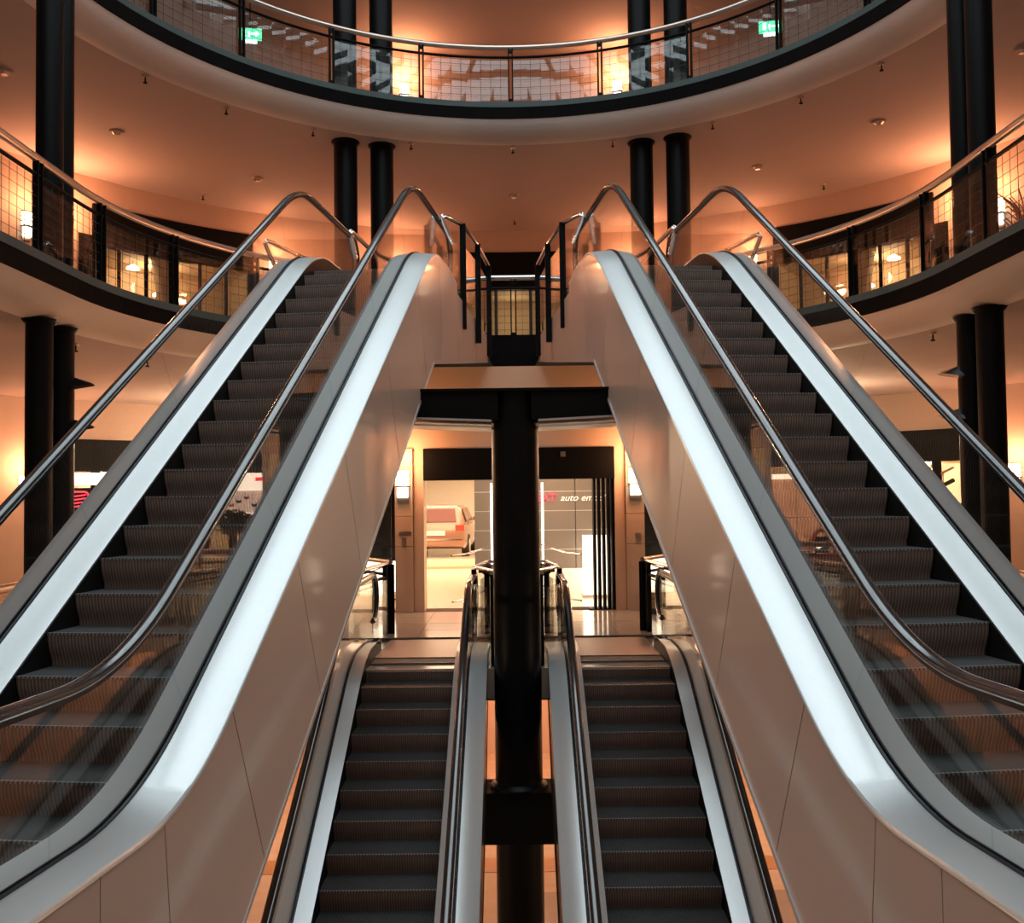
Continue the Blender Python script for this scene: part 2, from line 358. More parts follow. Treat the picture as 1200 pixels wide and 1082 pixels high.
# ---------------------------------------------------------------- wall sconces
def sconce(label, pos, ang, power, zt=None, group='lit wall sconces', s=1.0):
    """pos on wall surface, ang = direction (deg) the wall faces, measured like the arc angle; light thrown up"""
    t = thing('wall_sconce', label, 'wall lamp', pos, -R_(ang), group)
    # local -Y points to the viewer side
    obj('back_plate', MB().box((-0.10*s, -0.03, -0.30*s), (0.10*s, 0, 0.30*s)), 'bronze', t)
    for k in range(3):
        obj('lens', MB().box((-0.12*s, -0.13, (0.0+0.1*k)*s), (0.12*s, -0.03, (0.085+0.1*k)*s)), 'lamp', t)
    obj('lower_lens', MB().box((-0.10*s, -0.11, -0.22*s), (0.10*s, -0.03, -0.03*s)), 'lamp_white', t)
    m = MB()
    for k in range(3): m.box((-0.13*s, -0.15, (0.085+0.1*k)*s), (0.13*s, -0.02, (0.1+0.1*k)*s))
    m.box((-0.13*s, -0.15, -0.02*s), (0.13*s, -0.02, 0.0))
    o = obj('louvre', m, 'black', t)
    d = Vector((-sin(R_(ang)), -cos(R_(ang)), 0))
    point('sconce_glow', Vector(pos)+d*0.42+Vector((0, 0, 0.5)), power, WARM, 0.16)
    return t
for a, lb, pw in ((-31.8, 'upper-floor sconce on the orange wall beside the left shopfront', 45), (31.8, 'upper-floor sconce on the orange wall beside the right shopfront', 45),
              (-17.2, 'upper-floor sconce behind the paired columns left of centre', 75), (17.2, 'upper-floor sconce behind the paired columns right of centre', 75),
              (-61.5, 'upper-floor sconce behind the left railing near the picture edge', 60), (61.5, 'upper-floor sconce behind the right railing near the picture edge', 60),
              (-57.4, 'upper-floor sconce hidden behind the big left columns', 110), (57.4, 'upper-floor sconce hidden behind the big right columns', 110)):
    sconce(lb, onarc(WR, WC, a, Z2+2.75), a, pw)
for a, lb in ((-14.5, 'top-floor sconce glowing beside the left pair of columns'), (14.5, 'top-floor sconce glowing beside the right pair of columns')):
    sconce(lb, onarc(WR, WC, a, Z3+3.0), a, 95)
for a, lb in ((-52.2, 'middle-floor sconce on the orange wall left of the left columns'), (52.8, 'middle-floor sconce on the orange wall right of the right columns')):
    sconce(lb, onarc(R1, K1, a, 2.35), a, 75)
for a in (-40, -12, 12, 40):
    sconce('ground-floor sconce on the curved wall far below, %s' % {-40: 'furthest left', -12: 'left of centre', 12: 'right of centre', 40: 'furthest right'}[a], onarc(13.2, 12.5, a, Z0+2.5), a, 200)
for x_, y_ in ((-5, 19), (5, 19), (-6, 9), (6, 9), (0, 21)): point('ground_floor_lamp_glow', (x_, y_, Z0+3.2), 260, WARM2, 0.3)

# ---------------------------------------------------------------- columns
def column(label, x, y, r, z0, z1, group, fins=0, cap=True):
    t = thing('column', label, 'column', (x, y, z0), 0, group)
    obj('shaft', MB().lathe((0, 0, 0), [(r, 0), (r, z1-z0)], 32), 'column', t, smooth=True)
    if cap: obj('top_ring', MB().lathe((0, 0, z1-z0-0.05), [(r+0.015, 0), (r+0.05, 0.05)], 32), 'black', t, smooth=True)
    obj('base_ring', MB().lathe((0, 0, 0), [(r+0.04, 0), (r+0.04, 0.04), (r+0.005, 0.06)], 32), 'black', t, smooth=True)
    for k, z in enumerate(() if not fins else (3.62, 3.05)):
        o = obj('bracket_plate', MB().prism([(fins*(r-0.02), -0.14, z-z0-0.03), (fins*(r+0.24), -0.08, z-z0+0.02), (fins*(r+0.24), 0.0, z-z0+0.045), (fins*(r-0.02), 0.05, z-z0+0.13)], (0, 0.12, -0.02)), 'chrome' if fins < 0 else 'black', t)
    return t
for s, nm in ((-1, 'left'), (1, 'right')):
    for zz0, zz1, fl_ in ((Z1, C1, 'middle'), (Z2, C2, 'upper'), (Z0, -0.64, 'ground')):
        up_ = fl_ == 'upper'
        xa_ = (-5.96 if s < 0 else 6.05) if up_ else s*6.08
        xb_ = (-6.12 if s < 0 else 6.12) if up_ else (-6.1 if s < 0 else 6.13)
        column('black column of the %s pair on the %s floor, the one nearer the viewer' % (nm, fl_), xa_, 12.0, 0.165, zz0, zz1, 'paired black columns')
        column('black column of the %s pair on the %s floor, the one further back' % (nm, fl_), xb_, 12.63, 0.165, zz0, zz1, 'paired black columns', fins=(s*-1 if fl_ == 'middle' else 0))
    for zz0, zz1, fl_ in ((Z2, C2, 'upper'), (Z3, C3, 'top')):
        column('outer black column of the back %s pair on the %s floor' % (nm, fl_), s*3.36, 18.85, 0.235, zz0, zz1, 'back pairs of columns')
        column('inner black column of the back %s pair on the %s floor' % (nm, fl_), s*2.66, 19.1, 0.235, zz0, zz1, 'back pairs of columns')
# central column with its two crossbeams
t = thing('support_column', 'thick black central column carrying a crossbeam between the escalators', 'column', (0, 11.5, Z0))
obj('shaft', MB().lathe((0, 0, 0), [(0.285, 0), (0.285, 3.36-Z0)], 40), 'column', t, smooth=True)
obj('lower_crossbeam', MB().box((-2.2, -0.28, -2.02-Z0), (2.2, 0.28, -1.42-Z0)), 'black', t)
obj('collar', MB().lathe((0, 0, -1.42-Z0), [(0.34, 0), (0.34, 0.03), (0.30, 0.06), (0.29, 0.08)], 40), 'column', t, smooth=True)
for s in (-1, 1):
    m = MB()
    m.prism([(s*0.2, -0.3, 3.33-Z0), (s*2.6, -0.3, 3.33-Z0), (s*2.6, -0.3, 3.09-Z0), (s*0.2, -0.3, 2.99-Z0)], (0, 0.6, 0))
    obj('bracket_arm', m, 'black', t)
    for dz in (0.0, -0.075):
        obj('flange', MB().prism([(s*0.28, -0.34, 2.985-Z0+dz), (s*2.6, -0.34, 3.085-Z0+dz), (s*2.6, -0.34, 3.06-Z0+dz), (s*0.28, -0.34, 2.96-Z0+dz)], (0, 0.68, 0)), 'edge', t)
obj('top_plate', MB().box((-2.6, -0.34, 3.33-Z0), (2.6, 0.34, 3.36-Z0)), 'black', t)
tag(obj('control_cabinet', MB().box((-0.335, 0, 0), (0.335, 0.45, 1.12)).box((-0.345, -0.01, 1.12), (0.345, 0.46, 1.14)), 'black', loc=(0, 11.86, -0.05)), 'black cabinet standing behind the central column between the lower escalators', 'cabinet')

# ---------------------------------------------------------------- escalators
def escalator(name, label, O, yaw, mir, th, W, a, b, w1, w2, w3, wr, zb, zt, dz_b, dz_t, rz_b, rz_t, s0, sE, rE, pitch, L, sstep, wbot, botpts, seams_g, seams_p, panel_mat, deck_mat, group, top_plate_end, lower_z):
    k = tan(th); root = thing(name, label, 'escalator', (O[0]*mir, O[1], zb), -yaw*mir, group)
    zo = O[2]-zb
    def fn(w_, zlo, zhi, LL=None):
        LL = LL or L; lo = zlo-zb; hi = zhi-zb; sA = (lo-zo-w_)/k; sB = (hi-zo-w_)/k
        def f(s):
            if s < sA-LL: return lo
            if s < sA+LL: return lo+k*(s-sA+LL)**2/(4*LL)
            if s < sB-LL: return zo+w_+k*s
            if s < sB+LL: return hi-k*(sB+LL-s)**2/(4*LL)
            return hi
        f.sA = sA; f.sB = sB; return f
    nose = fn(0, zb+0.0, zt)
    fi = fn(w1, dz_b, dz_t+0.02); fg = fn(w2, dz_b, dz_t); fo = fn(w3, dz_b-0.0, dz_t-0.01); fr = fn(wr, rz_b, rz_t)
    def X(t_): return t_*mir
    def sl(f, s): return (f(s+0.01)-f(s-0.01))/0.02
    def samples(sa, sb):
        out = []; s = sa
        while s < sb-1e-6:
            out.append(s); s += 0.09 if min(abs(s-fg.sA), abs(s-fg.sB)) < 1.2 else 0.6
        return out+[sb]
    # steps
    m = MB(); W0, W1 = X(0.006), X(W-0.006); T = pitch
    prof = [(0.0, -0.012), (0.004, -0.05), (0.014, -0.10), (0.032, -0.15), (0.05, -0.19), (0.055, -0.235)]
    rows = [[(W0, s_, z_), (W1, s_, z_)] for s_, z_ in prof]
    m.loft(rows, close_sec=False, cap=False, mi=0)
    m.add([(W0, 0.0, -0.012), (W1, 0.0, -0.012), (W1, 0.012, 0), (W0, 0.012, 0), (W1, T-0.003, 0), (W0, T-0.003, 0), (W1, T-0.003, -0.03), (W0, T-0.003, -0.03)], [(0, 1, 2, 3), (3, 2, 4, 5), (5, 4, 6, 7)], 1)
    step_me = m.mesh('step', ['riser', 'tread'], True)
    nm_ = MB(); nm_.box((W0, -0.004, -0.013), (W1, 0.016, 0.003)); nose_me = nm_.mesh('nosing_strip', 'nosing')
    s = sstep
    pos = []
    while s > s0+0.55: pos.append(s); s -= T/sqrt(1+sl(nose, s-T*0.4)**2)
    s = sstep
    while True:
        s += T/sqrt(1+sl(nose, s+T*0.4)**2)
        if s > nose.sB+L+0.25: break
        pos.append(s)
    for q in sorted(pos):
        st = obj('step', step_me, None, root, loc=(0, q, nose(q)))
        obj('nosing_strip', nose_me, None, st)
    send = max(pos)+T
    # landing: comb plate + cover plate
    m = MB(); rows = []
    obj('comb_plate', MB().box((X(0), send-0.06, zt-zb-0.03), (X(W), send+0.16, zt-zb+0.012)), 'comb', root)
    obj('landing_plate', MB().box((X(0), send+0.16, zt-zb-0.05), (X(W), top_plate_end, zt-zb+0.006)), 'comb', root)
    obj('landing_plate', MB().box((X(0), s0, -0.05), (X(W), s0+0.75, 0.006)), 'comb', root)
    for side in (0, 1):
        q = (lambda d: X(-d)) if side == 0 else (lambda d: X(W+d))
        S = samples(s0, sE)
        # skirt
        rows = [[(q(0.0), s, nose(s)-0.3), (q(0.0), s, fi(s)-0.008), (q(0.012), s, fi(s)-0.008), (q(0.012), s, nose(s)-0.3)] for s in S]
        obj('skirt_panel', MB().loft(rows), 'skirt', root)
        def taper(s):   # decks sink at their top end
            return 0 if s < sE-0.5 else -0.10*((s-sE+0.5)/0.5)**2
        rows = [[(q(0.0), s, fi(s)+taper(s)), (q(a-0.012), s, fg(s)+taper(s)), (q(a-0.012), s, fg(s)-0.02+taper(s)), (q(0.0), s, fi(s)-0.02+taper(s))] for s in S]
        obj('inner_deck', MB().loft(rows), deck_mat, root, smooth=True)
        rows = [[(q(a+0.012), s, fg(s)+taper(s)), (q(a+b-0.01), s, fo(s)+taper(s)), (q(a+b), s, fo(s)-0.012+taper(s)), (q(a+b), s, fo(s)-0.03+taper(s)), (q(a+0.012), s, fg(s)-0.03+taper(s))] for s in S]
        obj('outer_deck', MB().loft(rows), deck_mat, root, smooth=True)
        for sg in (-1, 1):
            rows = [[(q(a+sg*0.009), s, fg(s)-0.01+taper(s)), (q(a+sg*0.009), s, fg(s)+0.014+taper(s)), (q(a+sg*0.022), s, fg(s)+0.010+taper(s)), (q(a+sg*0.022), s, fg(s)-0.01+taper(s))] for s in S]
            obj('glass_seal', MB().loft(rows), 'seal', root)
        # handrail
        rr = min(0.33, (rz_t-dz_t)*0.42); pts = []
        sa = s0-0.05; sb = rE
        for i in range(9):
            an = -100+190*i/8; pts.append((sa-rr*cos(R_(an)), fr(sa)-rr+rr*sin(R_(an))))
        RS = samples(sa, sb)
        pts += [(s, fr(s)) for s in RS[1:]]
        for i in range(1, 9):
            an = 90-190*i/8; pts.append((sb+rr*cos(R_(an)), fr(sb)-rr+rr*sin(R_(an))))
        P3 = [(q(a), s, z) for s, z in pts]
        sec = [(0.045*cos(2*pi*i_/16), 0.030*sin(2*pi*i_/16)) for i_ in range(16)]
        obj('handrail', MB().tube(P3, 0, sec=sec, side=(1, 0, 0)), 'rubber', root, smooth=True)
        g3 = []
        for i, (s, z) in enumerate(pts):
            p0 = pts[max(i-1, 0)]; p1 = pts[min(i+1, len(pts)-1)]; tx, tz = p1[0]-p0[0], p1[1]-p0[1]; ln = sqrt(tx*tx+tz*tz)
            g3.append((q(a), s+tz/ln*0.035, z-tx/ln*0.035))
        obj('handrail_guide', MB().tube(g3, 0, sec=[(-0.022, -0.014), (-0.022, 0.014), (0.022, 0.014), (0.022, -0.014)], side=(1, 0, 0)), 'seal', root)
        # glass panels
        gs = [s0-0.05]+list(seams_g)+[rE+0.0]
        for i in range(len(gs)-1):
            g0, g1 = gs[i]+0.003, gs[i+1]-0.003
            rows = []
            N = 14
            for j in range(N+1):
                s = g0+(g1-g0)*j/N; sb_ = min(s, sE-0.02)
                h = fr(s)-fg(s); lean = h*0.47*min(1, sl(fg, s)/0.7)*(1 if 0 < i else 0.0 if j == 0 else 1)
                stp = s-lean*0.95; ztop = fr(stp)-0.045
                zbm = fg(sb_)-0.01 if s <= sE else fg(sE)-0.06
                rows.append([(q(a-0.006), s, zbm), (q(a-0.006), stp, ztop), (q(a+0.006), stp, ztop), (q(a+0.006), s, zbm)])
            obj('glass_panel', MB().loft(rows), 'glass', root)
        # rounded glass ends below the newels
        for sgn, sc, zc in ((1, rE, fr(rE)-rr),):
            arc = [(sc, zc+rr-0.045)]+[(sc+(rr-0.045)*cos(R_(an)), zc+(rr-0.045)*sin(R_(an))) for an in range(75, -91, -15)]
            zlow = (fg(sE)-0.06)
            loop = arc+[(sc+0.02, zlow), (sc, zlow)]
            obj('glass_panel', MB().prism([(q(a-0.006), s_, z_) for s_, z_ in loop], (X(0.012)*(1 if side else -1), 0, 0)), 'glass', root)
        # cladding panels
        def zbt(s):
            pts_ = botpts
            if s <= pts_[0][0]: return pts_[0][1]-zb
            for (sA_, zA_), (sB_, zB_) in zip(pts_, pts_[1:]):
                if s <= sB_: return zA_+(zB_-zA_)*(s-sA_)/(sB_-sA_)-zb
            return pts_[-1][1]-zb
        PE = sE
        ps = [s0]+list(seams_p)+[PE]
        for i in range(len(ps)-1):
            g0, g1 = ps[i]+0.004, ps[i+1]-0.004; rows = []; N = 10
            for j in range(N+1):
                s = g0+(g1-g0)*j/N
                ln = 0.47*min(1, sl(fo, s)/0.7)*(0 if (i == 0 and j == 0) else 1)
                zt_ = fo(s)-0.034+taper(s); sb2 = s
                for _ in range(6): sb2 = s+ln*(zt_-zbt(sb2))
                rows.append([(q(a+b-0.004), s, zt_), (q(a+b-0.004), sb2, zbt(sb2)), (q(a+b-0.025), sb2, zbt(sb2)), (q(a+b-0.025), s, zt_)])
            obj('cladding_panel', MB().loft(rows), panel_mat, root)
        if lower_z:   # landing side panel beyond the end of the deck
            e = [(PE+0.004, zbt(PE)), (PE+0.004, fo(PE)-0.14-0.1), (PE+3.2, fo(PE)-0.34), (PE+3.2, zbt(PE+3.2))]
            for i in range(2):
                f0, f1 = i/2+0.002, (i+1)/2-0.002
                lerp = lambda A, B, f: (A[0]+(B[0]-A[0])*f, A[1]+(B[1]-A[1])*f)
                lo0, lo1 = (lambda s_: (s_, zbt(s_)))(PE+3.2*f0), (lambda s_: (s_, zbt(s_)))(PE+3.2*f1)
                hi0, hi1 = lerp(e[1], e[2], f0), lerp(e[1], e[2], f1)
                obj('cladding_panel', MB().prism([(q(a+b-0.004), *lo0), (q(a+b-0.004), *hi0), (q(a+b-0.004), *hi1), (q(a+b-0.004), *lo1)], (-X(0.02)*(1 if side else -1), 0, 0)), panel_mat, root)
        # bottom edge trim
        pb = [(s_, z_-zb) for s_, z_ in botpts]
        obj('edge_trim', MB().tube([(q(a+b-0.004), s_, z_) for s_, z_ in pb], 0, sec=[(-0.012, -0.025), (-0.012, 0.01), (0.006, 0.01), (0.006, -0.025)], side=(1, 0, 0)), 'edge' if panel_mat == 'cladding' else 'black', root)
    pb = [(s_, z_-zb) for s_, z_ in botpts]
    rows = [[(X(-a-b+0.02), s_, z_), (X(W+a+b-0.02), s_, z_), (X(W+a+b-0.02), s_, z_+0.04), (X(-a-b+0.02), s_, z_+0.04)] for s_, z_ in pb]
    obj('underside', MB().loft(rows), 'soffit' if panel_mat == 'cladding' else 'black', root)
    return root
UO = (-3.178, 6.79, 1.42)
for mir, nm in ((1, 'left'), (-1, 'right')):
    escalator('escalator', 'tall %s escalator with beige side cladding, rising to the upper floor' % nm, UO, R_(6.4), mir, R_(35), 1.07, 0.22, 0.27,
              0.03, 0.10, 0.03, 0.945, 0.10, 5.06, 0.43, 5.31, 1.19, 6.16, -3.7, 7.22, 7.85, 0.403, 0.55, 0.0, -1.41,
              [(-3.7, -0.62), (-0.85, -0.62), (5.44, 1.42+0.7*5.44-1.43), (10.42, 4.5)], (-2.3, -0.95, 0.55, 2.05, 3.55, 5.05, 6.5),
              (-2.33, -1.73, -0.87, 0.3, 1.5, 3.0, 4.5, 5.9), 'cladding', 'steel_deck', 'tall upper escalators', 8.6, True)
LO = (-1.873, 9.2, -1.358)
for mir, nm in ((1, 'left'), (-1, 'right')):
    escalator('escalator', 'lower %s escalator coming up to the middle floor beside the central column' % nm, LO, 0, mir, R_(30), 1.10, 0.17, 0.23,
              0.04, 0.09, 0.035, 0.93, Z0+0.02, -0.03, Z0+0.30, 0.13, Z0+1.1, 0.98, -7.4, 3.85, 4.2, 0.398, 0.5, 0.0, -1.1,
              [(-7.4, Z0), (-6.4, Z0), (-5.0, -1.358-0.577*5.0-0.85), (1.6, -1.358+0.577*1.6-0.85), (2.55, -0.44), (3.85, -0.44)], (-5.4, -3.6, -1.8, 0.0, 1.9),
              (-5.4, -3.6, -1.8, 0.0, 1.9), 'cladding_dark', 'steel_deck', 'lower escalators', 4.75, False)

# ---------------------------------------------------------------- L2 landing platforms
for s in (-1, 1):
    al = R_(6.4)
    def LP(t_, ss):
        x = UO[0]+cos(al)*t_+sin(al)*ss; y = UO[1]-sin(al)*t_+cos(al)*ss; return (x*-s if s > 0 else x, y)
    pts = [LP(-0.47, 7.3), LP(1.53, 7.3), LP(1.53, 10.6), LP(-0.47, 10.6)]
    struct('floor', MB().prism([(p[0], p[1], 5.0) for p in pts], (0, 0, -0.16)), 'stone_dark')

# ---------------------------------------------------------------- railings
def railing(name, label, path, z, posts, cat='railing', rail_r=0.05, rail_mat='bronze', mesh_=True, glass='glass_ring', h=1.12, low=0.2, closed=False, postdrop=0.0, post_w=0.05, group=None, rail2=True):
    """path: function u->(x,y) over [0,1]; posts: list of u"""
    c0 = path(0.5); t = thing(name, label, cat, (c0[0], c0[1], z), 0, group); ox, oy = c0
    def pt(u, dz, off=0.0):
        x, y = path(u)
        if off:
            e = 1e-3; xa, ya = path(max(0, u-e)); xb, yb = path(min(1, u+e)); d = Vector((xb-xa, yb-ya)); d.normalize(); x += -d.y*off; y += d.x*off
        return (x-ox, y-oy, dz)
    N = max(2, int(len(posts)*6)); us = [posts[0]+(posts[-1]-posts[0])*i/N for i in range(N+1)]
    obj('handrail', MB().tube([pt(u, h) for u in us], rail_r, 12), rail_mat, t, smooth=True)
    if rail2: obj('lower_rail', MB().tube([pt(u, h-low) for u in us], 0.025, 6), 'black', t)
    for u in posts:
        x, y = path(u); e = 1e-3; xa, ya = path(max(0, u-e)); xb, yb = path(min(1, u+e)); an = atan2(yb-ya, xb-xa)
        me = MB()
        for sgn in (-1, 1): me.box((-post_w+sgn*0.028-0.0, -0.03, -postdrop), (post_w*0-0.0+sgn*0.028+0.0, 0.03, h-0.03)) if False else me.box((sgn*post_w*0.75-0.012, -0.035, -postdrop), (sgn*post_w*0.75+0.012, 0.035, h-0.03))
        me.box((-post_w*0.75, -0.012, h-0.12), (post_w*0.75, 0.012, h-0.06)).box((-post_w*0.75, -0.012, 0.02), (post_w*0.75, 0.012, 0.08))
        o = obj('post', me, 'black', t, loc=(x-ox, y-oy, 0)); o.rotation_euler.z = an
    for i in range(len(posts)-1):
        ua, ub = posts[i], posts[i+1]; du = (ub-ua)*0.03; K = 6
        vs = [ua+du+(ub-ua-2*du)*j/K for j in range(K+1)]
        rows = []
        for u in vs:
            A = pt(u, 0.0, 0.03); B = pt(u, 0.0, 0.042)
            rows.append([(A[0], A[1], 0.01), (A[0], A[1], h-low-0.03), (B[0], B[1], h-low-0.03), (B[0], B[1], 0.01)])
        obj('glass_pane', MB().loft(rows), glass, t)
        if mesh_:
            xa, ya = path(ua); xb, yb = path(ub); ln = sqrt((xb-xa)**2+(yb-ya)**2); m = MB(); nv = max(2, int(ln/(0.19 if z > 9 else 0.15))); tw = 0.0026
            for j in range(1, nv):
                u = ua+(ub-ua)*j/nv; p = pt(u, 0, -0.01)
                m.box((p[0]-tw, p[1]-tw, 0.02), (p[0]+tw, p[1]+tw, h-low-0.02))
            nh = 6 if z > 9 else 7
            for j in range(1, nh):
                zz = (h-low)*j/nh
                m.tube([(pt(u, zz, -0.01)) for u in vs], 0, sec=[(-tw, -tw), (-tw, tw), (tw, tw), (tw, -tw)])
            o = obj('wire_mesh', m, 'grating', t); o['kind'] = 'stuff'
    return t
def arcpath(R, c, a0, a1, ys=None):
    """arc from angle a0 to a1 about (0,c); angles beyond +-90 continue straight down the side"""
    def f(u):
        a = a0+(a1-a0)*u
        if abs(a) <= 90: return (R*sin(R_(a)), c+R*cos(R_(a)))
        s = 1 if a > 0 else -1; return (s*R, c-R*R_(abs(a)-90))
    return f
# top floor ring railing
A3 = 15.7*13
railing('ring_railing', 'curved top-floor railing with bronze handrail, glass and wire mesh around the void', arcpath(RL3+0.06, CL3, -A3, A3), Z3, [i/26 for i in range(27)], h=1.12)
# upper floor side railings
for s, nm in ((-1, 'left'), (1, 'right')):
    aa, bb = 33.5, 33.5+16.6*10
    railing('ring_railing', 'curved upper-floor railing with bronze handrail and wire mesh on the %s side' % nm, arcpath(RL2+0.06, CL2, s*bb, s*aa), Z2, [i/10 for i in range(11)], h=1.12, post_w=0.07)
railing('ring_railing', 'short central railing of the upper floor between the tall escalators', lambda u: (-0.5+u*1.0, 17.62), Z2, [0, 0.5, 1], h=1.12, rail_r=0.05, rail_mat='chrome', group=None, post_w=0.06, mesh_=True)
struct('trim_%d' % tr, MB().prism([(-0.56, 17.4, Z2), (0.56, 17.4, Z2), (0.56, 17.4, 4.85), (0.36, 17.4, 4.47), (-0.36, 17.4, 4.47), (-0.56, 17.4, 4.85)], (0, 0.5, 0)), 'fascia'); tr += 1
# middle floor ring rails
for s, nm in ((-1, 'left'), (1, 'right')):
    railing('ring_railing', 'middle-floor railing with pale handrail around the void on the %s side' % nm, arcpath(RL2+0.06, CL2, s*(35+16.0*9), s*35), Z1, [i/9 for i in range(10)], h=1.12, group=None)
    def pl_(u, s=s):
        P_ = [(-3.35, 16.7), (-1.92, 14.45)]
        return (-s*(P_[0][0]+(P_[1][0]-P_[0][0])*u), P_[0][1]+(P_[1][1]-P_[0][1])*u)
    railing('guard_rail', 'guard rail across the %s corner of the middle-floor landing' % nm, pl_, -0.04, [0, 0.5, 1], h=1.12, mesh_=False, rail_r=0.035, glass='glass')
    def pl2(u, s=s):
        P_ = [(-1.98, 14.35), (-2.28, 12.5)]
        return (-s*(P_[0][0]+(P_[1][0]-P_[0][0])*u), P_[0][1]+(P_[1][1]-P_[0][1])*u)
    railing('guard_rail', 'guard rail beside the top of the lower %s escalator with black end post' % nm, pl2, -0.04, [0, 1], h=1.10, mesh_=False, rail_r=0.03, rail_mat='chrome', glass='glass', post_w=0.09)
# centre guard behind the column
def pc(u):
    P_ = [(-0.26, 12.45), (-0.60, 13.25), (-0.45, 14.3), (0.45, 14.3), (0.60, 13.25), (0.26, 12.45)]
    x = u*5; i = min(4, int(x)); f = x-i; return (P_[i][0]+(P_[i+1][0]-P_[i][0])*f, P_[i][1]+(P_[i+1][1]-P_[i][1])*f)
railing('guard_rail', 'small faceted guard rail behind the central column between the lower escalators', pc, -0.04, [0, 0.2, 0.4, 0.6, 0.8, 1], h=1.12, mesh_=False, rail_r=0.024, rail_mat='chrome', rail2=False, glass='glass', post_w=0.02)
tt = thing('slatted_tray', 'dark slatted tray inside the faceted guard rail behind the central column', 'tray', (0, 13.1, 0.0))
for k in range(7):
    y = -0.5+k*0.21; wx = 0.34+0.2*min(1, max(0, (y+0.5)/0.65))-0.1*max(0, (y-0.2)/0.8)
    obj('slat', MB().prism([(-wx, y, 1.00), (wx, y, 1.00), (wx, y+0.17, 1.035), (-wx, y+0.17, 1.035)], (0, 0, 0.02)), 'fascia', tt)
    obj('slat_edge', MB().box((-wx, y+0.168, 1.035), (wx, y+0.178, 1.062)), 'chrome', tt)
for s in (-1, 1): obj('leg', MB().box((s*0.3-0.015, 0.1, -0.04), (s*0.3+0.015, 0.13, 1.0)), 'black', tt)
# landing guards on L2 (three tall posts each side of the middle gap, chrome rail curled at the end)
def flag_guard(label, P_, zr, zlow, group=None, curl=True):
    c0 = P_[0]; t = thing('guard_rail', label, 'railing', (c0[0], c0[1], zlow[0]), 0, group)
    def L_(p, z): return (p[0]-c0[0], p[1]-c0[1], z-zlow[0])
    for i, p in enumerate(P_):
        if i == 0 and curl: continue
        zz = zlow[min(i, len(zlow)-1)]
        a_ = L_(p, zz); b_ = L_(p, zr+0.02)
        obj('post', MB().box((a_[0]-0.045, a_[1]-0.045, a_[2]), (b_[0]+0.045, b_[1]+0.045, b_[2])), 'black', t)
    pts = [L_(p, zr) for p in P_]
    d = (Vector(pts[1])-Vector(pts[0])).normalized()
    if curl:
        p0 = Vector(pts[0]); pts = [tuple(p0+d*0.30+Vector((0, 0, -0.36))), tuple(p0+d*0.06+Vector((0, 0, -0.12))), tuple(p0+Vector((0, 0, -0.05))), tuple(p0+d*0.05), tuple(p0+d*0.2+Vector((0, 0, 0.01)))]+pts[1:]
    obj('handrail', MB().tube(pts, 0.035, 10), 'chrome', t, smooth=True)
    for i in range(len(P_)-1):
        A = Vector(L_(P_[i], 0)); B = Vector(L_(P_[i+1], 0)); dd = (B-A).normalized(); nn = Vector((-dd.y, dd.x, 0))*0.006
        zl = zlow[min(i+1, len(zlow)-1)]+0.5-zlow[0]; zh = zr-0.3-zlow[0]
        A2 = A+dd*(0.2 if i == 0 else 0.08); B2 = B-dd*0.06
        obj('glass_pane', MB().add([(A2-nn).to_tuple()[:2]+(zl,), (B2-nn).to_tuple()[:2]+(zl,), (B2+nn).to_tuple()[:2]+(zl,), (A2+nn).to_tuple()[:2]+(zl,),
                         (A2-nn).to_tuple()[:2]+(zh,), (B2-nn).to_tuple()[:2]+(zh,), (B2+nn).to_tuple()[:2]+(zh,), (A2+nn).to_tuple()[:2]+(zh,)],
                        [(3,2,1,0),(4,5,6,7),(0,1,5,4),(1,2,6,5),(2,3,7,6),(3,0,4,7)]), 'glass', t)
        for zc in (zl+0.1, zh-0.02):
            obj('crossbar', MB().tube([tuple(A2+Vector((0, 0, zc))), tuple(B+Vector((0, 0, zc)))], 0.014, 6), 'chrome', t)
    return t
for s, nm in ((-1, 'left'), (1, 'right')):
    m_ = -s
    flag_guard('tall black-posted guard rail inside the landing of the tall %s escalator, facing the gap' % nm, [(-1.04*m_, 13.75), (-0.76*m_, 14.3), (-0.58*m_, 15.5), (-0.44*m_, 16.9)], 6.22, [4.7, 4.62, 4.6, 4.58])
    flag_guard('chrome-ended guard rail on the outer side of the landing of the tall %s escalator' % nm, [(-2.52*m_, 14.5), (-2.38*m_, 15.7), (-2.3*m_, 16.9)], 6.22, [5.05])
    flag_guard('black guard rail closing the ring railing beside the tall %s escalator' % nm, [(-3.95*m_, 14.9), (-3.65*m_, 15.9), (-3.4*m_, 16.6)], 6.2, [5.05], curl=True)

